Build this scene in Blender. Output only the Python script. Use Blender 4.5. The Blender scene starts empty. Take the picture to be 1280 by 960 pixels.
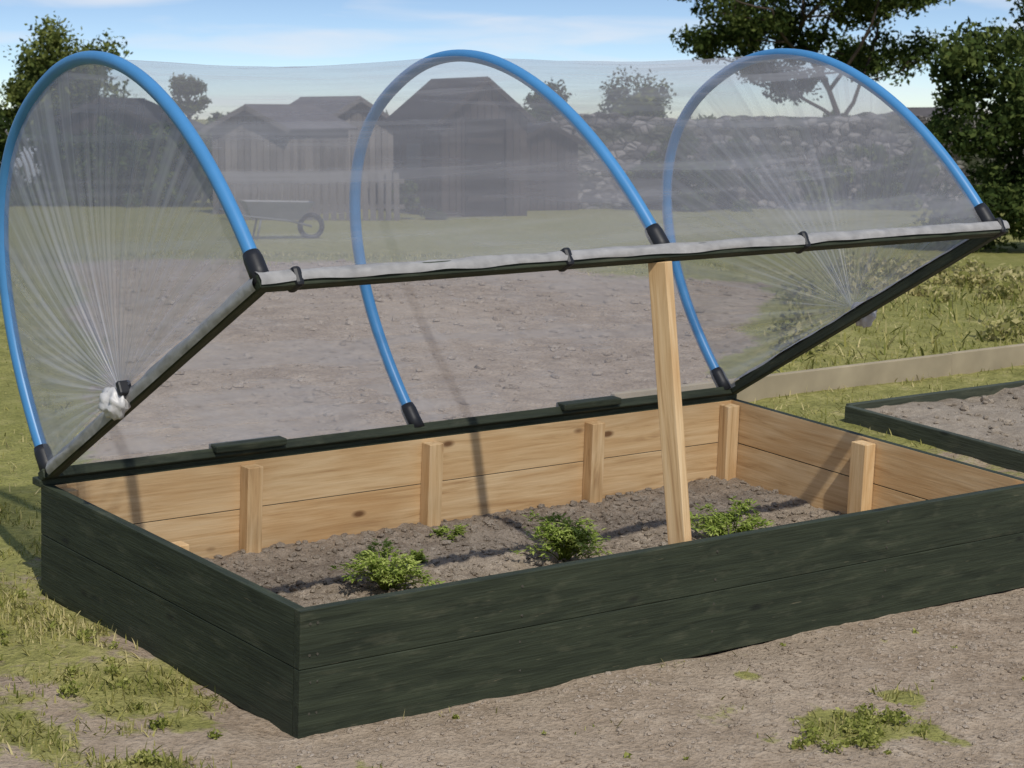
import bpy, math, random
import numpy as np
from mathutils import Matrix, Vector, noise as mn
random.seed(7); rng=np.random.default_rng(7)
sc=bpy.context.scene
# ------------------------------------------------------------------ frames
L,D,H=2.702,1.426,0.30
W,TH=1.391,0.56
YAW=.652
C=np.array([-2.849,-4.536,1.969])
def camrot(yaw,pitch,roll):
    fw=np.array([math.sin(yaw)*math.cos(pitch),math.cos(yaw)*math.cos(pitch),-math.sin(pitch)])
    r=np.array([math.cos(yaw),-math.sin(yaw),0.]);u=np.cross(r,fw)
    r2=r*math.cos(roll)+u*math.sin(roll);u2=-r*math.sin(roll)+u*math.cos(roll)
    return np.array([r2,u2,-fw]).T
RB=camrot(YAW,.201,.04); RW=camrot(YAW,.116,0)
WM=RW@RB.T                      # slope of the plot the bed stands on
CW=WM@C
BEDM=Matrix([list(WM[0])+[0],list(WM[1])+[0],list(WM[2])+[0],[0,0,0,1]])
nrm=WM@np.array([0,0,1.])
FW=np.array([math.sin(YAW),math.cos(YAW)]);RT=np.array([math.cos(YAW),-math.sin(YAW)])
def site(u,v): # u metres across, v metres away from the path
    p=CW[:2]+RT*u+FW*v; return p[0],p[1]
def sm(t): t=np.clip(t,0,1); return t*t*(3-2*t)
def gz(X,Y):
    X=np.asarray(X,float);Y=np.asarray(Y,float)
    r=np.hypot(X-1.5,Y-1.0)
    f=1-sm((r-4.5)/10.5)
    return -(nrm[0]*X+nrm[1]*Y)/nrm[2]*f-0.14*(1-f)
def b2w(xb,yb):
    p=np.outer(np.asarray(xb,float).ravel(),WM[:2,0])+np.outer(np.asarray(yb,float).ravel(),WM[:2,1]); return p[:,0],p[:,1]
_T=rng.random((256,256))
def vn(x,y,s=1.):
    x=np.asarray(x)*s+1000;y=np.asarray(y)*s+1000
    xi=np.floor(x).astype(int);yi=np.floor(y).astype(int);fx=x-xi;fy=y-yi
    fx=fx*fx*(3-2*fx);fy=fy*fy*(3-2*fy)
    g=lambda a,b:_T[a%256,b%256]
    return (g(xi,yi)*(1-fx)+g(xi+1,yi)*fx)*(1-fy)+(g(xi,yi+1)*(1-fx)+g(xi+1,yi+1)*fx)*fy
def fbm(x,y,s,o=4):
    r=0;a=.5
    for i in range(o): r=r+a*vn(x+i*17.3,y-i*9.1,s);s*=2.1;a*=.5
    return r
# ------------------------------------------------------------------ mesh helpers
COL=sc.collection
def link(o,parent=None):
    COL.objects.link(o)
    if parent is not None:o.parent=parent
    return o
def empty(name,m=None):
    o=bpy.data.objects.new(name,None);o.empty_display_size=.2
    if m is not None:o.matrix_world=m
    return link(o)
def mesh(name,V,F,mats,parent=None,smooth=False,mi=None,uv=None,face_attr=None,vattr=None):
    me=bpy.data.meshes.new(name);me.from_pydata([tuple(v) for v in V],[],[tuple(f) for f in F])
    for m in (mats if isinstance(mats,(list,tuple)) else [mats]): me.materials.append(m)
    if mi is not None: me.polygons.foreach_set("material_index",mi)
    if smooth: me.polygons.foreach_set("use_smooth",[True]*len(me.polygons))
    if face_attr is not None:
        a=me.attributes.new("rnd",'FLOAT','FACE');a.data.foreach_set("value",np.asarray(face_attr,dtype=np.float32))
    if vattr:
        for k,v in vattr.items():
            a=me.attributes.new(k,'FLOAT','POINT');a.data.foreach_set("value",np.asarray(v,dtype=np.float32))
    me.update()
    return link(bpy.data.objects.new(name,me),parent)
def polys(name,P,mat,parent=None,rnd=None,ns=1.2):
    P=np.asarray(P,dtype=np.float32);n,k=P.shape[:2]
    me=bpy.data.meshes.new(name);me.vertices.add(n*k);me.vertices.foreach_set("co",P.ravel())
    me.loops.add(n*k);me.loops.foreach_set("vertex_index",np.arange(n*k,dtype=np.int32))
    me.polygons.add(n);me.polygons.foreach_set("loop_start",np.arange(0,n*k,k,dtype=np.int32))
    me.update(calc_edges=True)
    me.materials.append(mat)
    if rnd is None:
        c=P.mean(1);rnd=.55*rng.random(n)+.62*fbm(c[:,0]+.7*c[:,2],c[:,1]-.7*c[:,2],ns,3)*1.1
    a=me.attributes.new("rnd",'FLOAT','FACE');a.data.foreach_set("value",np.asarray(rnd).astype(np.float32))
    return link(bpy.data.objects.new(name,me),parent)
def board(name,c,size,mats,parent,rot=None,bev=.003,mi=None):
    x,y,z=[s/2 for s in size]
    V=[(-x,-y,-z),(x,-y,-z),(x,y,-z),(-x,y,-z),(-x,-y,z),(x,-y,z),(x,y,z),(-x,y,z)]
    F=[(0,3,2,1),(4,5,6,7),(0,1,5,4),(1,2,6,5),(2,3,7,6),(3,0,4,7)] # bottom top -y +x +y -x
    o=mesh(name,V,F,mats,parent,mi=mi)
    m=Matrix.Translation(c)
    if rot is not None:m=m@rot
    o.matrix_local=m
    if bev:
        b=o.modifiers.new("b",'BEVEL');b.width=bev;b.segments=2
    return o
def tube_geo(P,R,n=12,closed=False,V0=0):
    P=[Vector(p) for p in P];V=[];F=[]
    t0=(P[1]-P[0]).normalized();a=t0.orthogonal().normalized()
    for i,p in enumerate(P):
        t=(P[min(i+1,len(P)-1)]-P[max(i-1,0)]).normalized()
        a=(a-t*a.dot(t)).normalized();b=t.cross(a)
        r=R[i] if hasattr(R,'__len__') else R
        for k in range(n):
            th=2*math.pi*k/n;V.append(p+(a*math.cos(th)+b*math.sin(th))*r)
    for i in range(len(P)-1):
        for k in range(n):
            F.append((V0+i*n+k,V0+i*n+(k+1)%n,V0+(i+1)*n+(k+1)%n,V0+(i+1)*n+k))
    F.append(tuple(V0+k for k in range(n))[::-1]);F.append(tuple(V0+(len(P)-1)*n+k for k in range(n)))
    return V,F
def tube(name,P,R,mat,parent=None,n=12):
    V,F=tube_geo(P,R,n);return mesh(name,V,F,mat,parent,smooth=True)
def gridfaces(nx,ny):
    I,J=np.meshgrid(np.arange(nx-1),np.arange(ny-1));return np.stack([J*nx+I,J*nx+I+1,(J+1)*nx+I+1,(J+1)*nx+I],-1).reshape(-1,4).tolist()
# ------------------------------------------------------------------ materials
class N:
    def __init__(s,name):
        s.m=bpy.data.materials.new(name);s.m.use_nodes=True;s.t=s.m.node_tree;s.t.nodes.clear()
        s.out=s.n('ShaderNodeOutputMaterial')
    def n(s,ty,**k):
        x=s.t.nodes.new(ty)
        for a,b in k.items():setattr(x,a,b)
        return x
    def l(s,a,b): s.t.links.new(a,b)
    def set(s,sock,v):
        if isinstance(v,bpy.types.NodeSocket): s.l(v,sock)
        else: sock.default_value=v
    def coord(s,kind='Object',scale=(1,1,1),rot=(0,0,0)):
        tc=s.n('ShaderNodeTexCoord');mp=s.n('ShaderNodeMapping');mp.inputs['Scale'].default_value=scale;mp.inputs['Rotation'].default_value=rot
        s.l(tc.outputs[kind],mp.inputs[0]);return mp.outputs[0]
    def noise(s,vec,scale,detail=4,rough=.55,dist=0):
        x=s.n('ShaderNodeTexNoise');s.l(vec,x.inputs['Vector']);x.inputs['Scale'].default_value=scale;x.inputs['Detail'].default_value=detail
        x.inputs['Roughness'].default_value=rough;x.inputs['Distortion'].default_value=dist;return x.outputs['Fac']
    def ramp(s,fac,stops):
        x=s.n('ShaderNodeValToRGB');s.l(fac,x.inputs[0]);e=x.color_ramp.elements
        while len(e)<len(stops):e.new(.5)
        for i,(p,c) in enumerate(stops):
            e[i].position=p;e[i].color=(c,c,c,1) if isinstance(c,(int,float)) else (*c,1)
        return x.outputs[0]
    def mix(s,f,a,b,mode='MIX'):
        x=s.n('ShaderNodeMix',data_type='RGBA',blend_type=mode)
        s.set(x.inputs[0],f)
        for i,v in((6,a),(7,b)):
            s.set(x.inputs[i],(*v,1) if isinstance(v,tuple) and len(v)==3 else v)
        return x.outputs[2]
    def math(s,op,a,b=0.,clamp=False):
        x=s.n('ShaderNodeMath',operation=op,use_clamp=clamp);s.set(x.inputs[0],a);s.set(x.inputs[1],b);return x.outputs[0]
    def attr(s,name): 
        x=s.n('ShaderNodeAttribute');x.attribute_name=name;return x.outputs['Fac']
    def bump(s,h,st=.3,dist=.01,normal=None):
        x=s.n('ShaderNodeBump');x.inputs['Strength'].default_value=st;x.inputs['Distance'].default_value=dist;s.l(h,x.inputs['Height'])
        if normal is not None:s.l(normal,x.inputs['Normal'])
        return x.outputs[0]
    def pbr(s,col,rough=.8,normal=None,spec=.3,metal=0):
        b=s.n('ShaderNodeBsdfPrincipled');s.set(b.inputs['Base Color'],(*col,1) if isinstance(col,tuple) and len(col)==3 else col)
        s.set(b.inputs['Roughness'],rough);b.inputs['Specular IOR Level'].default_value=spec;b.inputs['Metallic'].default_value=metal
        if normal is not None:s.l(normal,b.inputs['Normal'])
        s.l(b.outputs[0],s.out.inputs[0]);return b
def m_pine():
    k=N("pine_timber");oi=k.n('ShaderNodeObjectInfo')
    tc=k.n('ShaderNodeTexCoord');ad=k.n('ShaderNodeVectorMath',operation='ADD');k.l(tc.outputs['Object'],ad.inputs[0])
    sc_=k.n('ShaderNodeVectorMath',operation='SCALE');sc_.inputs[0].default_value=(9,3,5);k.l(oi.outputs['Random'],sc_.inputs['Scale']);k.l(sc_.outputs[0],ad.inputs[1])
    def mp(s):
        x=k.n('ShaderNodeMapping');x.inputs['Scale'].default_value=s;k.l(ad.outputs[0],x.inputs[0]);return x.outputs[0]
    g=k.noise(mp((1.1,16,16)),2.2,4,.6,1.2);f=k.noise(mp((4,120,120)),1.5,2,.6)
    big=k.noise(mp((1.6,4,4)),1.5,2)
    c=k.ramp(g,[(.3,(.40,.23,.10)),(.43,(.62,.41,.20)),(.58,(.74,.53,.29)),(.8,(.78,.59,.35))])
    c=k.mix(k.ramp(big,[(.45,0.),(.66,.70)]),c,(.55,.31,.12))
    c=k.mix(.16,c,k.ramp(f,[(.3,(.3,.17,.08)),(.7,(.85,.66,.40))]))
    c=k.mix(k.math('MULTIPLY',oi.outputs['Random'],.3),c,(.55,.36,.17))
    vo=k.n('ShaderNodeTexVoronoi');k.l(mp((2.2,5,5)),vo.inputs['Vector']);vo.inputs['Scale'].default_value=1.3
    kn=k.ramp(vo.outputs['Distance'],[(.045,.9),(.095,0.)])
    c=k.mix(kn,c,(.13,.055,.02))
    k.pbr(c,.7,k.bump(f,.25,.003));return k.m
def m_green(name="green_stained_timber",a=(.017,.023,.0135),b=(.042,.052,.030)):
    k=N(name);oi=k.n('ShaderNodeObjectInfo')
    tc=k.n('ShaderNodeTexCoord');ad=k.n('ShaderNodeVectorMath',operation='ADD');k.l(tc.outputs['Object'],ad.inputs[0]);k.l(oi.outputs['Random'],ad.inputs[1])
    def mp(s):
        x=k.n('ShaderNodeMapping');x.inputs['Scale'].default_value=s;k.l(ad.outputs[0],x.inputs[0]);return x.outputs[0]
    g=k.noise(mp((2,22,22)),2.,4,.62,.8);f=k.noise(mp((6,160,160)),1.2,2);s=k.noise(mp((3,9,9)),2.3,3,.65)
    c=k.mix(k.ramp(g,[(.3,0.),(.7,1.)]),a,b)
    c=k.mix(k.ramp(s,[(.55,0.),(.8,.45)]),c,(.12,.12,.075))
    sc2=k.noise(mp((4,70,70)),3.1,2,.6);c=k.mix(k.ramp(sc2,[(.72,0.),(.77,.5)]),c,(.22,.19,.12))
    vo=k.n('ShaderNodeTexVoronoi');k.l(mp((2.0,5,5)),vo.inputs['Vector']);vo.inputs['Scale'].default_value=1.5
    c=k.mix(k.ramp(vo.outputs['Distance'],[(.04,.8),(.10,0.)]),c,(.010,.012,.009))
    k.pbr(c,k.ramp(f,[(.3,.55),(.7,.8)]),k.bump(k.math('ADD',g,f),.45,.004),.3);return k.m
def m_simple(name,col,rough=.6,var=.25,scale=20,spec=.3,bump=.1):
    k=N(name);n=k.noise(k.coord(),scale,3)
    d=tuple(x*(1-var) for x in col);e=tuple(min(1,x*(1+var)) for x in col)
    k.pbr(k.mix(n,d,e),rough,k.bump(n,bump,.005),spec);return k.m
def m_soil(name,a,b,c3,scale=14):
    k=N(name);v=k.coord()
    n1=k.noise(v,scale,4,.65);n2=k.noise(v,scale*9,2,.7);n0=k.noise(v,1.6,2)
    c=k.ramp(n1,[(.3,a),(.55,b),(.75,c3)])
    c=k.mix(k.ramp(n2,[(.35,.6),(.6,0.)]),c,tuple(x*.5 for x in a))
    c=k.mix(k.ramp(n0,[(.4,0.),(.65,.35)]),c,c3)
    k.pbr(c,.95,k.bump(k.math('ADD',n1,k.math('MULTIPLY',n2,.5)),.8,.02),.1);return k.m
def m_leaf(name,cols,trans=.35,scale=1.2):
    k=N(name);f=k.attr('rnd')
    c=k.ramp(f,[(.25,cols[0]),(.55,cols[1]),(.85,cols[2])])
    d=k.n('ShaderNodeBsdfDiffuse');k.l(c,d.inputs[0]);t=k.n('ShaderNodeBsdfTranslucent');k.l(c,t.inputs[0])
    m=k.n('ShaderNodeMixShader');m.inputs[0].default_value=trans;k.l(d.outputs[0],m.inputs[1]);k.l(t.outputs[0],m.inputs[2])
    k.l(m.outputs[0],k.out.inputs[0]);return k.m
def m_film(name,rough=.35):
    k=N(name);op=k.attr('opacity')
    d=k.n('ShaderNodeBsdfDiffuse');d.inputs[0].default_value=(.66,.66,.69,1)
    t=k.n('ShaderNodeBsdfTranslucent');t.inputs[0].default_value=(.66,.66,.69,1)
    g=k.n('ShaderNodeBsdfGlossy');g.inputs[0].default_value=(.8,.8,.8,1);g.inputs[1].default_value=rough
    m=k.n('ShaderNodeMixShader');m.inputs[0].default_value=.5;k.l(d.outputs[0],m.inputs[1]);k.l(t.outputs[0],m.inputs[2])
    m2=k.n('ShaderNodeMixShader');m2.inputs[0].default_value=.20;k.l(m.outputs[0],m2.inputs[1]);k.l(g.outputs[0],m2.inputs[2])
    tr=k.n('ShaderNodeBsdfTransparent');tr.inputs[0].default_value=(.94,.94,.96,1)
    m3=k.n('ShaderNodeMixShader');k.l(op,m3.inputs[0]);k.l(tr.outputs[0],m3.inputs[1]);k.l(m2.outputs[0],m3.inputs[2])
    k.l(m3.outputs[0],k.out.inputs[0]);return k.m
PINE=m_pine();GREEN=m_green()
BLUE=m_simple("blue_pipe",(.060,.23,.47),.4,.12,15,.45,.02)
BLACK=m_simple("black_rubber",(.012,.013,.016),.5,.2,30,.4)
WRAP=m_simple("gathered_polythene",(.31,.30,.285),.4,.45,24,.5,.8)
SOILB=m_soil("bed_soil",(.18,.14,.102),(.33,.27,.205),(.46,.385,.30),16)
CLOD=m_soil("clods",(.22,.175,.13),(.36,.30,.23),(.50,.43,.345),25)

# ------------------------------------------------------------------ raised bed
bed=empty("raised_garden_bed",BEDM)
RZ=Matrix.Rotation(math.pi/2,4,'Z');T=.028
for i,(z0,z1) in enumerate(((-.03,.1493),(.1507,H))):
    zc=(z0+z1)/2;h=z1-z0
    board(f"front_plank_{i}",(L/2,T/2+.0015*i,zc),(L,T,h),[GREEN,PINE],bed,mi=[0,0,0,0,1,0],bev=.002)
    board(f"back_plank_{i}",(L/2,D-T/2,zc-.001),(L-2*T-.002,T,h),[GREEN,PINE],bed,mi=[0,0,1,0,0,0],bev=.0015)
    board(f"left_plank_{i}",(T/2+.001,(D+T)/2+.002,zc),(D-T-.001,T,h-.001),[GREEN,PINE],bed,RZ,mi=[0,0,1,0,0,0],bev=.0015)
    board(f"right_plank_{i}",(L-T/2-.001,(D+T)/2+.002,zc),(D-T-.001,T,h-.001),[GREEN,PINE],bed,RZ,mi=[0,0,0,0,1,0],bev=.0015)
RY=Matrix.Rotation(-math.pi/2,4,'Y')
def post(x,y,top=H-.012,w=.048,dd=.044):
    board("corner_post",(x,y,(top-.05)/2),(top+.05,w,dd),PINE,bed,RY@Matrix.Rotation(random.uniform(-.012,.012),4,'Y'),.002)
for i in range(5):
    x=[T+.03,L/4,L/2,3*L/4,L-T-.03][i]
    post(x,D-T-.0245,w=.046,dd=.054)
    post(x,T+.0265,w=.046,dd=.050,top=H-.02)
post(T+.028,D/2,w=.046,dd=.05);post(L-T-.028,D/2,w=.066,dd=.050)
V=[];F=[]
for x in (.03,.05,L/4,L/2,3*L/4,L-.03):
    for z in (.035,.115,.185,.265):
        v,f=tube_geo([(x+random.uniform(-.004,.004),-.0008,z),(x,.004,z)],.0035,8,V0=len(V));V+=v;F+=f
mesh("screws",V,F,m_simple("screw_steel",(.07,.065,.05),.6,.2,50,.3),bed)
nx,ny=260,140
xs=np.linspace(T,L-T,nx);ys=np.linspace(T,D-T,ny);X,Y=np.meshgrid(xs,ys)
def sz(X,Y): return .012+.045*(fbm(X,Y,4,2)-.4)+.030*(fbm(X+5,Y,22,3)-.45)
Z=sz(X,Y)+.014*(fbm(X,Y+9,70,2)-.4)
mesh("soil",np.stack([X,Y,Z],-1).reshape(-1,3),gridfaces(nx,ny),SOILB,bed,smooth=True)
def soilz(x,y): return float(sz(x,y))
ICO=[Vector(v).normalized() for v in [(0,1,1.6),(0,-1,1.6),(0,1,-1.6),(0,-1,-1.6),(1,1.6,0),(-1,1.6,0),(1,-1.6,0),(-1,-1.6,0),(1.6,0,1),(-1.6,0,1),(1.6,0,-1),(-1.6,0,-1)]]
IV=np.array([list(v) for v in ICO])
def hullfaces():
    fs=[]
    for a in range(12):
        for b in range(a+1,12):
            for c in range(b+1,12):
                d=[np.linalg.norm(IV[a]-IV[b]),np.linalg.norm(IV[b]-IV[c]),np.linalg.norm(IV[a]-IV[c])]
                if max(d)<1.2:
                    n=np.cross(IV[b]-IV[a],IV[c]-IV[a]);fs.append((a,b,c) if n@IV[a]>0 else (a,c,b))
    return np.array(fs)
IF=hullfaces()
def clods(name,P,S,mat,parent=None):
    n=len(P);j=1+.35*(rng.random((n,12,1))-.5)
    sc3=S[:,None,None]*np.stack([.7+.6*rng.random(n),.7+.6*rng.random(n),.45+.4*rng.random(n)],-1)[:,None,:]
    A=rng.random(n)*6.28;ca,sa=np.cos(A)[:,None],np.sin(A)[:,None]
    B=IV[None]*j*sc3;B=np.stack([B[...,0]*ca-B[...,1]*sa,B[...,0]*sa+B[...,1]*ca,B[...,2]],-1)+P[:,None,:]
    return polys(name,B[:,IF].reshape(-1,3,3),mat,parent,rnd=np.repeat(rng.random(n),len(IF)))
n=6500;px=rng.uniform(T+.01,L-T-.01,n);py=rng.uniform(T+.01,D-T-.01,n)
S=.003+.014*rng.random(n)**3
clods("soil_clods",np.stack([px,py,sz(px,py)+S*.2],-1),S,CLOD,bed)

# ------------------------------------------------------------------ hooped cover
cov=empty("hooped_cloche_cover",BEDM)
e=np.array([0,-math.cos(TH),math.sin(TH)]);nn=np.array([0,math.sin(TH),math.cos(TH)])
UPV=np.array([0,.640,.742])     # hoops lean back a little from the frame
HG=np.array([0,D-.01,H+.028])
def lp(x,a,h): return HG+np.array([x,0,0])+e*a+nn*h
LROT=Matrix([[1,0,0,0],[0,-e[1],nn[1],0],[0,-e[2],nn[2],0],[0,0,0,1]])
BS=.038
board("front_bar",lp(L/2,W,0),(L,BS,BS),GREEN,cov,LROT,.004)
board("hinge_bar",lp(L/2,0,0),(L+.01,BS,.030),GREEN,cov,LROT,.004)
for nm,x in (("left_bar",BS/2+.001),("right_bar",L-BS/2-.001)):
    board(nm,lp(x,W/2,0),(W-BS-.002,BS-.004,BS-.004),GREEN,cov,LROT@RZ,.004)
board("hinge_rail",(L/2,D+.012,H+.004),(L+.02,.05,.022),GREEN,cov,None,.003)
for x in (.68,2.02):
    board("hinge_block",(x,D-.020,H+.049),(.25,.05,.022),GREEN,cov,None,.004)
hx=[.022,L*.487,L-.045];AH=100
tilt=lambda x: -.075*np.clip((x-.02)/1.2,0,1)
SE=2/2.24
def arch(x,ph,k=1.):
    """vectorised: superelliptic hoop"""
    s=np.abs(np.sin(ph))**SE;c=np.sign(np.cos(ph))*np.abs(np.cos(ph))**SE
    a=W/2-(W/2-.004)*c*k;h=s*k
    X=x+tilt(x)*s
    return np.stack(np.broadcast_arrays(HG[0]+X,HG[1]+e[1]*a+UPV[1]*h,HG[2]+e[2]*a+UPV[2]*h),-1)
def phs(n):
    t=np.linspace(0,math.pi,4001);P=arch(0.,t);d=np.r_[0,np.cumsum(np.linalg.norm(np.diff(P,axis=0),axis=1))]
    return np.interp(np.linspace(0,d[-1],n),d,t),d[-1]
ph_h,_=phs(AH+1)
for i,x in enumerate(hx):
    tube(f"hoop_{i}",arch(x,ph_h),.0185,BLUE,cov,16)
    for s in (0,1):
        pp,_=phs(1001);idx=[0,14,26,33];idx=idx if s==0 else [1000-q for q in idx]
        tube(f"hoop_sleeve_{i}_{s}",arch(x,pp[idx]),[.026,.025,.025,.022],BLACK,cov,16)
nu,ns=240,440
ps,ARC=phs(ns+1)
Xg,Pg=np.meshgrid(np.linspace(hx[0],hx[2],nu+1),ps);Sg=np.meshgrid(np.arange(nu+1),np.linspace(0,ARC,ns+1))[1]
t=np.where(Xg<hx[1],(Xg-hx[0])/(hx[1]-hx[0]),(Xg-hx[1])/(hx[2]-hx[1]))
sg=np.sin(math.pi*t)
sag=sg*(.016+.010*np.sin(Pg));wr=.020*(fbm(Xg*1.0,Sg*4,2.2,3)-.44)+.008*(fbm(Xg*.9+Sg*.5,Sg*9,2,2)-.4)
K_=1-(sag+wr*sg)/.85;K_[0]=1;K_[-1]=1
V=arch(Xg,Pg,K_).reshape(-1,3)
l1=fbm(Xg*.8+3,Sg*16,1,4);l2=fbm(Xg*.35,Sg*48+Xg*2.5*(t-.5),1,3);bl=fbm(Xg,Sg,1.3,3)
fan=fbm(np.arctan2(Sg-1.0,(t*1.2+.12))*14,t*1.0,1,3)
st=sm((.5*l1+.3*l2+.2*fan-.40)/.22)
opq=.205+.30*st*np.clip(bl+.1,0,1)+.06*bl
mesh("film_arch",V,gridfaces(nu+1,ns+1),m_film("polythene_film"),cov,smooth=True,vattr={"opacity":opq.ravel()})
FE=m_film("polythene_film_gathered",.4)
for nm,x,out in (("film_end_left",hx[0],-1),("film_end_right",hx[2],1)):
    ka=(.42 if out<0 else .5)*W
    K=lp(x+out*.02,ka,.03);na,nr=900,24
    pa,_=phs(na+1);P=arch(x,pa)[:,None,:]
    t=np.linspace(0,1,nr+1)[None,:,None];A=np.arange(na+1)[:,None]*np.ones((1,nr+1));tt=t[0,:,0][None,:]
    fold=np.sin(tt*math.pi*.97)**.8*(.008*(2*fbm(A*.06,tt*.8+out,1,3)-.9)+.0025*np.sin(A*.26+2*np.sin(A*.033)))*(1-.5*tt)
    q=K+(P-K)*t;q=q+np.stack([out*(.03*np.sin(math.pi*tt)+fold),0*fold,0*fold],-1)
    sl_=fbm(A*.11,tt*.9+7*out,1,4);s2_=fbm(A*.012+11,tt*1.2,1,3)
    opq=.29+.24*sm((sl_*.7+s2_*.3-.36)/.34)*(.45+.9*s2_)*(1.1-.35*tt)+.16*(s2_-.4)+.22*np.exp(-tt*5)
    mesh(nm,q.reshape(-1,3),gridfaces(nr+1,na+1),FE,cov,smooth=True,vattr={"opacity":np.clip(opq,0,.95).ravel()})
def sleeve(name,P0,P1,a0,a1,A,B,r=.0275,n=110,m=12):
    V=[];P0=np.array(P0);P1=np.array(P1)
    for i in range(n+1):
        c=P0+(P1-P0)*i/n
        for k in range(m+1):
            th=math.radians(a0+(a1-a0)*k/m+(10*mn.noise(Vector((i*.2,5,r*50))) if k==0 else 0));rr=r*(1+.12*mn.noise(Vector((i*.35,k*.5,r*99)))+.12*mn.noise(Vector((i*.12,k*.9,7))))
            if k in(0,m): rr*=1+.12*mn.noise(Vector((i*.25,k,3)))
            V.append(c+(A*math.cos(th)+B*math.sin(th))*rr)
    F=[(i*(m+1)+k,i*(m+1)+k+1,(i+1)*(m+1)+k+1,(i+1)*(m+1)+k) for i in range(n) for k in range(m)]
    return mesh(name,V,F,WRAP,cov,smooth=True)
sleeve("front_bar_wrap",lp(.0,W,0),lp(L,W,0),-22,160,e,nn)
xx=np.array([1.,0,0])
sleeve("left_bar_wrap",lp(BS/2,.05,0),lp(BS/2,W,0),35,215,xx,nn,.028,50)
sleeve("right_bar_wrap",lp(L-BS/2,.05,0),lp(L-BS/2,W,0),0,140,xx,nn,.027,50)
for x in (.11,.955,1.83,L-.03):
    board("bar_clip",lp(x,W,.004),(.026,.058,.054),BLACK,cov,LROT,.010)
KN=m_simple("film_knot_polythene",(.52,.51,.50),.4,.25,28,.5,.6)
for x,ka in ((-.022,.42*W),(L+.02,.5*W)):
    V=[];F=[];m,n=24,16;c=lp(x,ka,.0)
    for j in range(n+1):
        for i in range(m):
            th=2*math.pi*i/m;p=math.pi*j/n;d=Vector((math.sin(p)*math.cos(th),math.sin(p)*math.sin(th),math.cos(p)))
            r=.045*(1+.35*mn.noise(d*2.5)+.15*math.sin(th*7)*math.sin(p));V.append(c+np.array([d.x*r*.8,d.y*r,d.z*r*.9]))
    for j in range(n):
        for i in range(m):F.append((j*m+i,(j+1)*m+i,(j+1)*m+(i+1)%m,j*m+(i+1)%m))
    mesh("film_knot",V,F,KN,cov,smooth=True)
    board("knot_clip",lp(x+.01,ka+.05,.025),(.04,.020,.04),BLACK,cov,LROT,.006)
# ------------------------------------------------------------------ prop
pr=empty("wooden_prop",BEDM)
a=Vector(lp(L/2-.065,W-.005,-.021));b=Vector((L/2-.02,.080,-.02));d=(a-b);ln=d.length
R=d.to_track_quat('X','Z').to_matrix().to_4x4()
board("prop_batten",(a+b)/2,(ln,.036,.058),PINE,pr,R,.002)
# ------------------------------------------------------------------ seedlings
LEAF=m_leaf("seedling_leaf",[(.12,.18,.03),(.28,.37,.07),(.50,.56,.17)],.35,12)
def seedling(x,y,rad,hgt,ns_):
    p=empty("seedling_plant",BEDM);z0=soilz(x,y)
    Q=[];SV=[];SF=[]
    for s in range(ns_):
        az=rng.random()*6.28;out=rad*(.3+.75*rng.random());h=hgt*(.45+.65*rng.random())*(1.2-.5*out/rad)
        base=np.array([x+math.cos(az)*.012,y+math.sin(az)*.012,z0-.005])
        pts=[]
        for t in np.linspace(0,1,7):
            pts.append(base+np.array([math.cos(az)*out*t**1.2,math.sin(az)*out*t**1.2,h*(math.sin(t*2.1)/.9)*.9]))
        v,f=tube_geo(pts,[.0022*(1-.6*i/6) for i in range(7)],5,V0=len(SV));SV+=v;SF+=f
        for i in range(2,7):
            for q in range(7):
                a2=az+rng.uniform(-1.6,1.6);l=rng.uniform(.014,.030);wd=l*.26
                st=pts[i]+rng.normal(0,.007,3);dr=np.array([math.cos(a2),math.sin(a2),rng.uniform(-.25,.7)]);dr/=np.linalg.norm(dr)
                sd=np.cross(dr,[rng.normal()*.4,rng.normal()*.4,1]);sd/=np.linalg.norm(sd)
                for kx,off in ((1,0),(.6,.8),(.6,-.8)):
                    d2=dr+sd*off;d2/=np.linalg.norm(d2);s2=np.cross(d2,[0,0,1.]);s2/=np.linalg.norm(s2)+1e-6
                    m_=st+d2*l*kx*.5
                    Q.append([st,m_+s2*wd*kx*.6,st+d2*l*kx-np.array([0,0,.003]),m_-s2*wd*kx*.6])
    polys("leaves",Q,LEAF,p,ns=12);mesh("stems",SV,SF,LEAF,p,smooth=True,face_attr=[.5]*len(SF))
seedling(.835,.853,.15,.13,30);seedling(1.488,.843,.145,.15,36);seedling(2.079,.732,.125,.135,28);seedling(1.324,1.223,.04,.03,7)
seedling(1.10,1.05,.03,.025,5)

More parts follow.
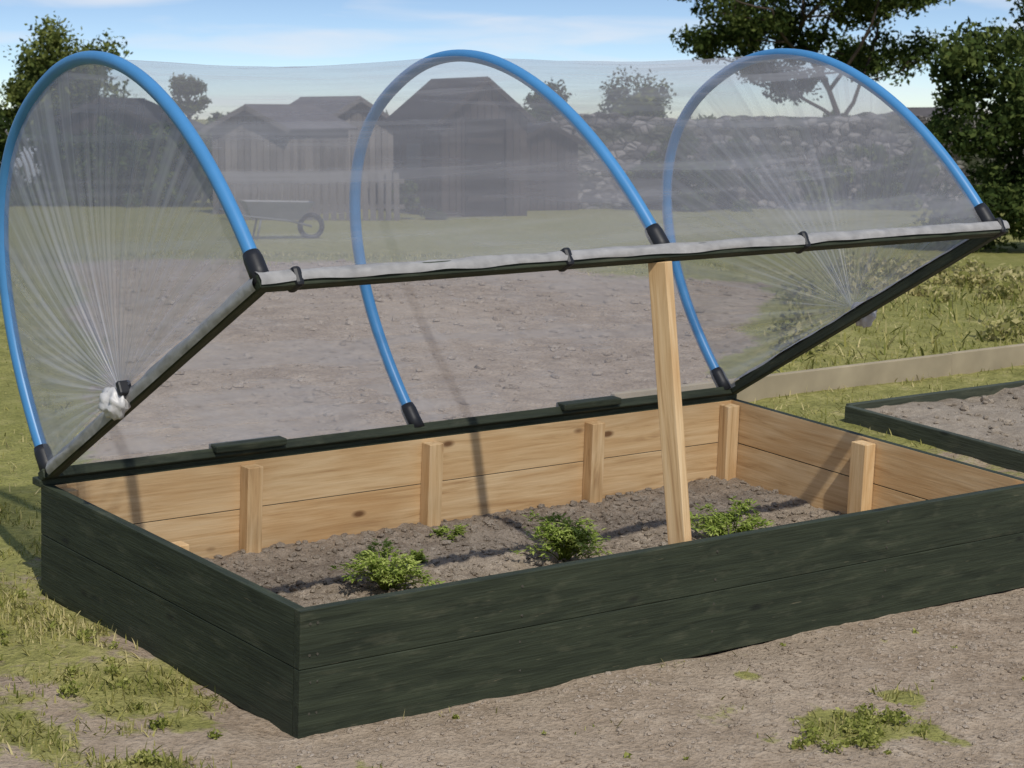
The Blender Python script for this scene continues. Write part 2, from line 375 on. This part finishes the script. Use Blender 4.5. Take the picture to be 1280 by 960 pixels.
# ------------------------------------------------------------------ ground
def spacing(c,near,half,step,far,ratio=1.18):
    a=list(np.arange(c-half,c+half+1e-6,step));s=step
    while a[-1]<far:s*=ratio;a.append(a[-1]+s)
    s=step
    while a[0]>-far:s*=ratio;a.insert(0,a[0]-s)
    return np.array(a)
gx=spacing(1.2,0,4.0,.03,900);gy=spacing(1.2,0,4.0,.03,900)
X,Y=np.meshgrid(gx,gy);inv=WM.T
def w2b(X,Y):
    Zp=-(nrm[0]*X+nrm[1]*Y)/nrm[2]
    return X*inv[0,0]+Y*inv[0,1]+Zp*inv[0,2],X*inv[1,0]+Y*inv[1,1]+Zp*inv[1,2]
def w2s(X,Y): return (X-CW[0])*RT[0]+(Y-CW[1])*RT[1],(X-CW[0])*FW[0]+(Y-CW[1])*FW[1]
def grassy(X,Y):
    xb,yb=w2b(X,Y);u,v=w2s(X,Y)
    nz=fbm(xb,yb,1.1,3)-.44;nf=fbm(xb+40,yb,5,3)-.44
    g=np.where(xb<.05,sm((yb-.02-xb*.95+nz*.9+nf*1.6)/.8)*(.86+nf*1.2),0.)
    g=np.where((xb>L-.3)&(yb>-.0)&(yb<2.6),.35+nz,g)
    g=np.where((yb>1.9)&(yb<2.45)&(xb>2.9),.85,g)
    lx=.75+(yb-2.66)*.42+nz*.8;rx=3.55+(yb-2.4)*1.15+nz
    plot=sm((xb-lx)/.4)*sm((rx-xb)/.5)*sm((yb-1.5)/.3)*sm((14.2+nz*2-v)/1.2)
    g=np.where(yb>1.45,np.maximum(0,np.minimum(np.maximum(g,.8),1-plot)),g)
    g=np.where((yb>1.35)&(yb<1.9)&(xb>.35)&(xb<2.9),.25,g)
    g=np.where((yb>1.3)&(yb<2.0)&(xb<.35),.75+nf,g)
    front=(yb<0)&(xb>-.3)
    g=np.where(front,np.maximum(g,sm((nz+nf*.8-.10)/.25)*.42),g)
    for cx,cy,r in ((1.23,-.71,.13),(1.50,-.60,.05),(.02,-.4,.08)):
        g=np.maximum(g,1-sm((np.hypot(xb-cx,yb-cy)*(1+nf*2.5)-r*.3)/(r*1.1)))
    return np.clip(g,0,1)
Gm=grassy(X,Y)
def drop(xb,yb): # the soil settles slightly against the boards
    dx=np.maximum(np.maximum(-xb,xb-L),0);dy=np.maximum(np.maximum(-yb,yb-D),0)
    return .016*(1-sm(np.hypot(dx,dy)/.18))
def gbump(X,Y):
    xb,yb=w2b(X,Y);return .035*(fbm(X,Y,2.2,3)-.45)+.022*(fbm(X,Y,14,2)-.4)-.012-drop(xb,yb)
def gsurf(wx,wy): return gz(wx,wy)+gbump(wx,wy)
r=np.hypot(X-1.3,Y-.8);xb,yb=w2b(X,Y)
inb=(xb>.04)&(xb<L-.04)&(yb>.04)&(yb<D-.04)
Z=gz(X,Y)+np.where(r<12,gbump(X,Y),.3*(fbm(X,Y,.15,2)-.4)*sm((r-12)/40)-.012)
Z=np.where(inb,gz(X,Y)-.06,Z)
nx=len(gx);ny=len(gy)
k=N("ground_soil_and_turf");v=k.coord()
ga=k.attr("grassy");n1=k.noise(v,9,4,.65);n2=k.noise(v,60,3,.7);n0=k.noise(v,1.1,2);n3=k.noise(v,.35,3)
soil=k.ramp(n1,[(.3,(.26,.195,.135)),(.52,(.37,.29,.21)),(.75,(.47,.385,.29))])
soil=k.mix(k.ramp(n2,[(.35,.65),(.55,0.)]),soil,(.17,.125,.082))
soil=k.mix(k.ramp(n0,[(.4,0.),(.7,.45)]),soil,(.43,.35,.26))
gr=k.ramp(n1,[(.3,(.17,.17,.05)),(.55,(.31,.29,.10)),(.75,(.44,.38,.18))])
gr=k.mix(k.ramp(n3,[(.4,0.),(.6,.65)]),gr,(.24,.24,.07))
gr=k.mix(k.ramp(n2,[(.35,.5),(.55,0.)]),gr,(.10,.10,.03))
fm=k.math('ADD',ga,k.math('MULTIPLY',k.math('SUBTRACT',k.noise(v,18,4,.7),.5),1.2))
k.pbr(k.mix(k.ramp(fm,[(.38,0.),(.62,1.)]),soil,gr),.95,k.bump(k.math('ADD',n1,k.math('MULTIPLY',n2,.6)),.9,.025),.1)
mesh("ground",np.stack([X,Y,Z],-1).reshape(-1,3),gridfaces(nx,ny),k.m,smooth=True,vattr={"grassy":Gm.ravel()})
n=26000;xb=rng.uniform(-1,3.2,n);yb=rng.uniform(-1.6,-.012,n);S=.0016+.0085*rng.random(n)**5
n2_=4000;xb=np.r_[xb,rng.uniform(.3,7,n2_)];yb=np.r_[yb,rng.uniform(1.6,7,n2_)];S=np.r_[S,.006+.022*rng.random(n2_)**3]
wx,wy=b2w(xb,yb);ok=grassy(wx,wy)<.6
wx,wy,S=wx[ok],wy[ok],S[ok]
clods("path_clods",np.stack([wx,wy,gsurf(wx,wy)+S*.12],-1),S,m_soil("path_stones",(.26,.20,.14),(.40,.32,.24),(.56,.48,.39),25))
def blades(name,wx,wy,hh,mat,wid=.004,lean=.6):
    n=len(wx);z=gsurf(wx,wy)-.004;a=rng.random(n)*6.28;l=rng.random(n)*lean;b=a+1.57+rng.normal(0,.4,n)
    base=np.stack([wx,wy,z],-1);sd=np.stack([np.cos(b),np.sin(b),0*b],-1)*(wid*(.6+.8*rng.random(n)))[:,None]
    tip=base+np.stack([np.cos(a)*l*hh,np.sin(a)*l*hh,hh*np.sqrt(np.maximum(.05,1-.6*l*l))],-1)
    mid=base+(tip-base)*.55+np.stack([0*a,0*a,hh*.10],-1)
    P=np.stack([base-sd,base+sd,mid+sd*.7,tip,mid-sd*.7],1)
    return polys(name,P,mat,ns=2.5)
GR=m_leaf("grass_blade",[(.16,.18,.045),(.35,.33,.10),(.60,.52,.26)],.3,2.5)
def scatter(n,x0,x1,y0,y1,pw=1.4,th=.12):
    xb=rng.uniform(x0,x1,n);yb=rng.uniform(y0,y1,n);wx,wy=b2w(xb,yb);g=grassy(wx,wy)
    g=g*np.clip(.10+2.6*(fbm(xb,yb,6,3)-.26),0,1)
    inside=(xb>-.01)&(xb<L+.03)&(yb>-.01)&(yb<D+.03)
    bed2=(xb>3.8)&(yb<2.02)
    ok=(rng.random(n)<g**pw)&(g>th)&~inside&~bed2;return wx[ok],wy[ok]
a=scatter(90000,-1.6,.3,-.5,3.2);b_=scatter(30000,-.6,3.0,-1.4,.0);c_=scatter(60000,-1.5,5,1.5,9);d_=scatter(50000,2.7,9,1.2,9)
wx=np.r_[a[0],b_[0],c_[0],d_[0]];wy=np.r_[a[1],b_[1],c_[1],d_[1]]
blades("grass",wx,wy,.010+.034*rng.random(len(wx))**2,GR,.0024,1.1)
# ------------------------------------------------------------------ vegetation helper
def leafcloud(centers,radii,n,size,flat=.8):
    centers=np.array(centers);radii=np.array(radii);w=radii**2/np.sum(radii**2);idx=rng.choice(len(centers),n,p=w)
    d=rng.normal(size=(n,3));d/=np.linalg.norm(d,axis=1)[:,None];rr=rng.random(n)**.5
    P=centers[idx]+d*(radii[idx]*rr)[:,None]*np.array([1,1,flat])
    a=rng.normal(size=(n,3))+d*.8;a/=np.linalg.norm(a,axis=1)[:,None]
    t=np.cross(a,rng.normal(size=(n,3)));t/=np.linalg.norm(t,axis=1)[:,None];b=np.cross(a,t)
    s=(size*(.5+rng.random(n)))[:,None]
    return np.stack([P-t*s*.9,P-b*s*.45,P+t*s*.9,P+b*s*.45],1)
cs=[];rs_=[]
for i in range(80):
    x=random.uniform(-1.1,-.05);y=random.uniform(-.1,2.2);cs.append((x,y));rs_.append(random.uniform(.010,.032))
for i in range(26):
    cs.append((1.23+random.gauss(0,.07),-.71+random.gauss(0,.05)));rs_.append(random.uniform(.015,.035))
for i in range(24):
    cs.append((random.uniform(-.3,2.4),random.uniform(-1.1,-.05)));rs_.append(random.uniform(.005,.012))
cs=np.array(cs);wx,wy=b2w(cs[:,0],cs[:,1])
polys("weeds",leafcloud(np.stack([wx,wy,gsurf(wx,wy)+np.array(rs_)*.4],-1),rs_,7000,.007,.7),m_leaf("weed_leaf",[(.15,.18,.035),(.33,.35,.09),(.52,.50,.19)],.35,4),ns=4)
n=900;xb=rng.uniform(3.9,12,n);yb=rng.uniform(2.7,11,n);ok=(xb>3.7+(yb-2.4)*1.1)&(fbm(xb,yb,1.1,3)>.40);wx,wy=b2w(xb[ok],yb[ok])
zz=gsurf(wx,wy);rr=.05+.10*rng.random(len(wx))
CROPM=m_leaf("crop_leaf",[(.16,.17,.04),(.33,.32,.11),(.55,.48,.24)],.35,1.0)
polys("vegetable_crop",leafcloud(np.stack([wx,wy,zz+rr*.4],-1),rr,34000,.022,.8),CROPM)
n=16000;xb=rng.uniform(3.9,12,n);yb=rng.uniform(2.6,11,n);ok=(xb>3.7+(yb-2.4)*1.1);wx,wy=b2w(xb[ok],yb[ok])
blades("rough_grass",wx,wy,.02+.08*rng.random(len(wx))**2,GR,.005,1.1)
# ------------------------------------------------------------------ second bed and timber edging
b2=empty("raised_garden_bed",BEDM)
hb=.06
G2=m_green("faded_green_timber",(.030,.036,.024),(.065,.075,.050))
board("left_plank",(3.83,-.2,hb/2-.02),(4.3,.03,hb+.04),G2,b2,RZ)
board("back_plank",(5.85,1.965,hb/2-.02),(4.0,.03,hb+.04),G2,b2)
board("right_plank",(7.87,-.2,hb/2-.02),(4.3,.03,hb+.04),G2,b2,RZ)
board("front_plank",(5.85,-2.365,hb/2-.02),(4.0,.03,hb+.04),G2,b2)
nx,ny=120,120;X,Y=np.meshgrid(np.linspace(3.845,7.855,nx),np.linspace(-2.35,1.95,ny))
Z=.02+.07*(fbm(X,Y,2.5,3)-.42)+.05*(fbm(X,Y,11,3)-.42)
mesh("soil",np.stack([X,Y,Z],-1).reshape(-1,3),gridfaces(nx,ny),CLOD,b2,smooth=True)
n=2500;px=rng.uniform(3.9,7.8,n);py=rng.uniform(-1,1.9,n);S=.006+.02*rng.random(n)**3
clods("soil_clods",np.stack([px,py,.02+.07*(fbm(px,py,2.5,3)-.42)+.05*(fbm(px,py,11,3)-.42)+S*.3],-1),S,CLOD,b2)
ed=empty("timber_edging",BEDM);OLD=m_simple("weathered_timber",(.34,.285,.195),.9,.4,5,.1,.3)
for i in range(4):
    board(f"edging_board_{i}",(4.0+i*2.0,2.46+.01*(i%2),.03),(1.99,.03,.12),OLD,ed)
# ------------------------------------------------------------------ background buildings
def m_planks(name,a,b):
    k=N(name);n=k.noise(k.coord('Object',(9,9,.8)),1.5,4,.6);n2=k.noise(k.coord(),1.2,2);r=k.attr('rnd')
    c=k.mix(n,a,b);c=k.mix(k.math('MULTIPLY',r,.6),c,tuple(x*1.7 for x in b));c=k.mix(k.ramp(n2,[(.45,0.),(.7,.5)]),c,tuple(x*.5 for x in a))
    k.pbr(c,.85,k.bump(n,.4,.01),.2);return k.m
TAR=m_planks("tarred_timber",(.020,.016,.014),(.055,.044,.038))
GREY=m_planks("weathered_boards",(.10,.09,.08),(.20,.18,.16))
ROOF=m_simple("roofing_felt",(.035,.032,.032),.95,.3,3,.1)
ROOFG=m_simple("grey_roofing_felt",(.13,.12,.12),.95,.3,3,.1)
DOORM=m_planks("old_door",(.010,.008,.008),(.022,.019,.017))
GLASS=m_simple("dusty_glass",(.10,.12,.13),.15,.3,4,.6)
def shed(name,u,v,w,dp,he,hp,rot,wall,door=True,win=False,roof=ROOF):
    x,y=site(u,v);z=float(gz(x,y))-.08
    M=Matrix.Translation((x,y,z))@Matrix.Rotation(-YAW+rot,4,'Z')
    p=empty(name,M);pw=.125
    def planks(nm,span,to3,htop,mat,skip=None):
        V=[];F=[];R=[];k=int(round(span/pw));w0=span/k
        for i in range(k):
            s0=-span/2+i*w0+.006;s1=s0+w0-.012;o=random.uniform(0,.015);zt0,zt1=htop(s0),htop(s1);zb=0
            if skip and skip[0]<(s0+s1)/2<skip[1]: zb=skip[2]
            b0=len(V)
            for q in (o,o-.03):
                for s,zz in ((s0,zb),(s1,zb),(s1,zt1),(s0,zt0)):V.append(to3(s,q,zz))
            F+=[(b0,b0+1,b0+2,b0+3),(b0+4,b0+7,b0+6,b0+5),(b0,b0+3,b0+7,b0+4),(b0+1,b0+5,b0+6,b0+2),(b0+3,b0+2,b0+6,b0+7)];R+=[random.random()]*5
        mesh(nm,V,F,mat,p,face_attr=R)
    gab=lambda s:he+(hp-he)*(1-abs(s)/(w/2))
    dw=.36
    planks("front_boards",w,lambda s,q,zz:(s,-q,zz),gab,wall,(-dw,dw,1.66) if door else None)
    planks("back_boards",w,lambda s,q,zz:(s,dp+q,zz),gab,wall)
    planks("left_boards",dp,lambda s,q,zz:(-w/2-q,dp/2+s,zz),lambda s:he,wall)
    planks("right_boards",dp,lambda s,q,zz:(w/2+q,dp/2+s,zz),lambda s:he,wall)
    sl=math.atan2(hp-he,w/2);ll=math.hypot(w/2,hp-he)+.14
    for sg in(-1,1):
        c=Vector((sg*(w/4+.04),dp/2,(he+hp)/2-.02+.03));board("roof_slope",c,(ll,dp+.3,.035),roof,p,Matrix.Rotation(sg*sl,4,'Y'),.004)
        board("barge_board",Vector((sg*(w/4+.04),-.17,(he+hp)/2-.02)),(ll,.02,.08),wall,p,Matrix.Rotation(sg*sl,4,'Y'),.003)
    if door:
        board("door",(0,.02,.83),(dw*2-.04,.04,1.64),DOORM,p)
        for zz in(.35,1.3):board("door_ledge",(0,-.012,zz),(dw*2-.1,.02,.10),wall,p)
        for s in(-1,1):board("door_jamb",(s*(dw+.03),-.032,.83),(.05,.03,1.7),wall,p)
    if win:
        board("window_frame",(-w/2-.03,dp/2,he*.62),(.05,.8,.55),wall,p);board("window_pane",(-w/2-.05,dp/2,he*.62),(.03,.68,.44),GLASS,p)
    return p
shed("garden_shed",-.45,38,1.50,2.4,1.66,2.28,math.radians(22),TAR,True,True)
shed("garden_shed",.62,40.5,1.1,1.8,1.25,1.55,math.radians(12),TAR,False)
shed("garden_shed",-4.35,38.5,1.5,2.0,1.5,1.85,math.radians(-25),GREY,False,False,ROOFG)
shed("garden_shed",-2.75,41,1.7,2.2,1.5,2.0,math.radians(30),GREY,False,True,ROOFG)
shed("garden_shed",-7.6,43,2.4,2.2,1.5,2.0,math.radians(-10),TAR,False)
fe=empty("slatted_fence",Matrix.Translation((*site(-3.1,36.5),float(gz(*site(-3.1,36.5)))))@Matrix.Rotation(-YAW,4,'Z'))
for i in range(22): board(f"pale_{i}",(-1.35+i*.125,0,.36+random.uniform(-.02,.02)),(.09,.02,.78),GREY,fe,Matrix.Rotation(random.uniform(-.02,.02),4,'Y'),0)
for zz in(.2,.6):board("rail",(0,.025,zz),(2.8,.03,.07),GREY,fe)
k=N("dry_stone");v=k.coord('Object',(1,1,1.7));vo=k.n('ShaderNodeTexVoronoi');k.l(v,vo.inputs['Vector']);vo.inputs['Scale'].default_value=5.5
ve=k.n('ShaderNodeTexVoronoi',feature='DISTANCE_TO_EDGE');k.l(v,ve.inputs['Vector']);ve.inputs['Scale'].default_value=5.5
bw=k.n('ShaderNodeRGBToBW');k.l(vo.outputs['Color'],bw.inputs[0])
c=k.ramp(bw.outputs[0],[(.2,(.06,.056,.05)),(.5,(.13,.12,.11)),(.85,(.30,.28,.26))])
c=k.mix(k.ramp(ve.outputs['Distance'],[(.02,.9),(.09,0.)]),c,(.022,.02,.018));c=k.mix(k.ramp(k.noise(v,1.1,4),[(.5,0.),(.62,.7)]),c,(.04,.05,.02))
k.pbr(c,.95,k.bump(ve.outputs['Distance'],.8,.08),.1);STONE=k.m
sw=empty("stone_wall",Matrix.Translation((*site(.7,41),float(gz(*site(.7,41)))-.1))@Matrix.Rotation(-YAW,4,'Z'))
nu_,nz_=300,26;V=[];ln=16.;
for j in range(nz_+1):
    for i in range(nu_+1):
        x=ln*i/nu_;top=1.72+.10*mn.noise(Vector((x*.6,0,0)))+.09*mn.noise(Vector((x*4,3,0)));zz=top*j/nz_
        V.append((x,.10*mn.noise(Vector((x*4.5,5,zz*6)))+.08*zz,zz))
b0=len(V)
for i in range(nu_+1):
    q=V[nz_*(nu_+1)+i];V.append((q[0],.55,q[2]))
for i in range(nu_+1):V.append((ln*i/nu_,.6,0))
F=[(j*(nu_+1)+i,j*(nu_+1)+i+1,(j+1)*(nu_+1)+i+1,(j+1)*(nu_+1)+i) for j in range(nz_) for i in range(nu_)]
F+=[(nz_*(nu_+1)+i,nz_*(nu_+1)+i+1,b0+i+1,b0+i) for i in range(nu_)]+[(b0+i,b0+i+1,b0+nu_+2+i,b0+nu_+1+i) for i in range(nu_)]
mesh("wall_face",V,F,STONE,sw,smooth=True)
pt=empty("polytunnel",Matrix.Translation((*site(-12.0,45),float(gz(*site(-12.0,45)))))@Matrix.Rotation(-YAW+.1,4,'Z'))
WH=m_simple("white_polythene",(.62,.64,.66),.5,.1,2,.4)
V=[];
for i in range(13):
    for j in range(25):
        a=math.pi*j/24;V.append((math.cos(a)*2.3,i*.5,1.85*math.sin(a)**.8 if 0<j<24 else 0))
F=[(i*25+j,i*25+j+1,(i+1)*25+j+1,(i+1)*25+j) for i in range(12) for j in range(24)]+[tuple(range(25))]
mesh("cover",V,F,WH,pt,smooth=True)
for i in range(0,13,2):tube(f"rib_{i}",[(math.cos(math.pi*j/24)*2.32,i*.5,1.87*max(0,math.sin(math.pi*j/24))**.8) for j in range(25)],.02,GREY,pt,6)
board("door_frame",(0,-.03,.75),(.8,.04,1.5),GREY,pt)
shed("white_cottage",9.6,48,3.2,3,1.45,1.85,.3,m_planks("white_render",(.55,.55,.53),(.65,.65,.62)),False,False,ROOFG)
wb=empty("wheelbarrow",Matrix.Translation((*site(-3.1,31),float(gz(*site(-3.1,31)))))@Matrix.Rotation(-YAW+.25,4,'Z'))
MET=m_simple("galvanised_steel",(.16,.165,.165),.5,.3,6,.5)
tube("wheel",[(.40+.15*math.cos(t),.0,.15+.15*math.sin(t)) for t in np.linspace(0,2*math.pi,25)],.035,BLACK,wb,8)
V=[(-.42,-.2,.27),(.22,-.17,.24),(.22,.17,.24),(-.42,.2,.27),(-.52,-.3,.50),(.42,-.27,.48),(.42,.27,.48),(-.52,.3,.50)]
mesh("tray",V,[(0,3,2,1),(0,1,5,4),(1,2,6,5),(2,3,7,6),(3,0,4,7)],MET,wb)
for s in(-1,1):
    tube(f"handle_{s}",[(.40,s*.05,.15),(.1,s*.16,.23),(-.5,s*.24,.30),(-.85,s*.26,.40)],.014,MET,wb,8)
    tube(f"leg_{s}",[(-.3,s*.2,.28),(-.36,s*.2,0)],.014,MET,wb,8)
# ------------------------------------------------------------------ vegetation
DK=m_leaf("dark_foliage",[(.026,.042,.014),(.065,.095,.027),(.14,.17,.05)],.3,1.0)
MD=m_leaf("mid_foliage",[(.045,.065,.02),(.12,.15,.04),(.23,.25,.075)],.3,.9)
BARK=m_simple("bark",(.07,.055,.042),.95,.4,8,.1,.6)
def tree(name,u,v,h,cw,bare,nl,ls,mat,seed,clump=.5,levels=3,trunk=.8,up0=0.):
    rs=random.Random(seed);x,y=site(u,v);p=empty(name,Matrix.Translation((x,y,float(gz(x,y))-.1)))
    V=[];F=[];tips=[]
    def branch(s,d,l,r,lv):
        pts=[s];q=s;dd=d
        for i in range(5):
            dd=(dd+Vector((rs.uniform(-.22,.22),rs.uniform(-.22,.22),rs.uniform(-.08,.16)))).normalized();q=q+dd*l/5;pts.append(q)
            if lv>=2 and i>=2:tips.append(q)
        v_,f_=tube_geo(pts,[r*(1-.6*i/5) for i in range(6)],6,V0=len(V));V.extend(v_);F.extend(f_)
        if lv<levels:
            for i in range(4 if lv else 9):
                b=pts[rs.choice([2,3,4,5])] if lv else pts[min(5,2+i//2)]
                az=rs.uniform(0,6.28) if lv else i*2.4+rs.uniform(-.3,.3);up=rs.uniform(up0,.75)
                nd=(Vector((math.cos(az),math.sin(az),up))+dd*.45).normalized()
                branch(b,nd,l*(.62 if lv else cw/h*.62)*rs.uniform(.7,1.1),r*.5,lv+1)
        else: tips.append(q)
    branch(Vector((0,0,0)),Vector((0,0,1)),h*trunk,h*.022,0)
    mesh("trunk",V,F,BARK,p,smooth=True)
    tips=[t for t in tips if t.z>h*bare]
    polys("crown",leafcloud([tuple(t) for t in tips],[clump*rs.uniform(.4,1.2) for _ in tips],nl,ls),mat,p)
tree("sycamore_tree",8.1,56,5.0,6.4,.42,42000,.075,DK,3,.46,3,.80,-.35)
tree("ash_tree",-11.7,60,3.0,4.6,.25,20000,.075,MD,11,.50,3,.58)
tree("hawthorn_tree",-8.6,62,3.1,1.0,.6,3000,.06,MD,5,.22,3,.7)
tree("hawthorn_tree",.85,60,2.2,1.2,.3,4000,.07,DK,8,.3)
tree("hawthorn_tree",3.5,64,1.9,2.0,.2,5000,.07,MD,21,.35)
tree("hawthorn_tree",12.2,50,4.1,4.2,.15,18000,.07,DK,31,.5)
def bush(name,u0,u1,v,dep,h,n,ls,mat,cnt=12,rmul=1.):
    x,y=site((u0+u1)/2,v);p=Matrix.Translation((x,y,float(gz(x,y))-.05))@Matrix.Rotation(-YAW,4,'Z')
    cs=[];rs=[];w=u1-u0
    for i in range(int(w*cnt)):
        s=random.uniform(-w/2,w/2);dd=random.uniform(-dep/2,dep/2);hh=h*(.80+.35*mn.noise(Vector((s*.8,v,1)))+.15*mn.noise(Vector((s*3,v,1))))
        cs.append((s,dd,random.uniform(.03,1)*hh));rs.append(random.uniform(.15,.38)*min(1,h/1.6)*rmul)
    o=polys(name,leafcloud(cs,rs,n,ls),mat);o.matrix_world=p
bush("hedge",5.25,9.8,28,1.4,2.6,40000,.05,DK,40)
bush("hedge",-12,-5.2,42,1.2,1.9,22000,.07,DK,20)
bush("hedge",-60,60,85,3,2.0,30000,.25,MD,5,1.5)
bush("hedge",-5.2,.4,44,1.0,1.95,14000,.07,DK,20)
bush("ivy_bush",2.2,4.2,40,.7,1.5,7000,.06,DK)
bush("ivy_bush",4.9,7.6,40.3,.6,1.2,6000,.06,MD)
bush("bramble_bush",-1.9,-1.2,37,.6,.8,2500,.05,DK)
# ------------------------------------------------------------------ light, sky, camera
sd_b=np.array([-.20,-.62,.86]);sd=WM@sd_b;sd/=np.linalg.norm(sd)
sun=bpy.data.lights.new("sun",'SUN');sun.energy=3.3;sun.angle=math.radians(.8);sun.color=(1,.955,.88)
so=link(bpy.data.objects.new("sun",sun));so.rotation_euler=Vector(sd).to_track_quat('Z','Y').to_euler();so.location=(0,0,20)
el=math.asin(sd[2]);az=math.atan2(sd[0],sd[1])
w=bpy.data.worlds.new("World");sc.world=w;w.use_nodes=True;nt=w.node_tree;nt.nodes.clear()
o=nt.nodes.new('ShaderNodeOutputWorld');bg=nt.nodes.new('ShaderNodeBackground');sk=nt.nodes.new('ShaderNodeTexSky');sk.sky_type='NISHITA';sk.sun_disc=False
sk.sun_elevation=el;sk.sun_rotation=az;sk.dust_density=.7;sk.ozone_density=1.6
tc=nt.nodes.new('ShaderNodeTexCoord');mp=nt.nodes.new('ShaderNodeMapping');mp.inputs['Scale'].default_value=(1,1,3.6);mp.inputs['Location'].default_value=(0,0,.03)
nt.links.new(tc.outputs['Generated'],mp.inputs[0]);nt.links.new(mp.outputs[0],sk.inputs[0])
m2=nt.nodes.new('ShaderNodeMapping');m2.inputs['Scale'].default_value=(9,9,60);nt.links.new(tc.outputs['Generated'],m2.inputs[0])
nz=nt.nodes.new('ShaderNodeTexNoise');nz.inputs['Scale'].default_value=1.3;nz.inputs['Detail'].default_value=5;nz.inputs['Distortion'].default_value=.5;nt.links.new(m2.outputs[0],nz.inputs[0])
rp=nt.nodes.new('ShaderNodeValToRGB');rp.color_ramp.elements[0].position=.48;rp.color_ramp.elements[1].position=.8;rp.color_ramp.elements[1].color=(.8,.8,.8,1);nt.links.new(nz.outputs['Fac'],rp.inputs[0])
mx=nt.nodes.new('ShaderNodeMix');mx.data_type='RGBA';nt.links.new(rp.outputs[0],mx.inputs[0]);nt.links.new(sk.outputs[0],mx.inputs[6]);mx.inputs[7].default_value=(5.6,5.8,6.2,1)
nt.links.new(mx.outputs[2],bg.inputs[0]);bg.inputs[1].default_value=.145;nt.links.new(bg.outputs[0],o.inputs[0])
cam=bpy.data.cameras.new("camera");co=link(bpy.data.objects.new("camera",cam));cam.sensor_width=36;cam.lens=2877/1280*36;cam.clip_end=3000;cam.clip_start=.1
M=Matrix([list(RW[0])+[CW[0]],list(RW[1])+[CW[1]],list(RW[2])+[CW[2]],[0,0,0,1]]);co.matrix_world=M
cam.dof.use_dof=True;cam.dof.focus_distance=6.6;cam.dof.aperture_fstop=15
sc.camera=co
sc.view_settings.view_transform='Standard';sc.view_settings.look='None';sc.view_settings.exposure=0
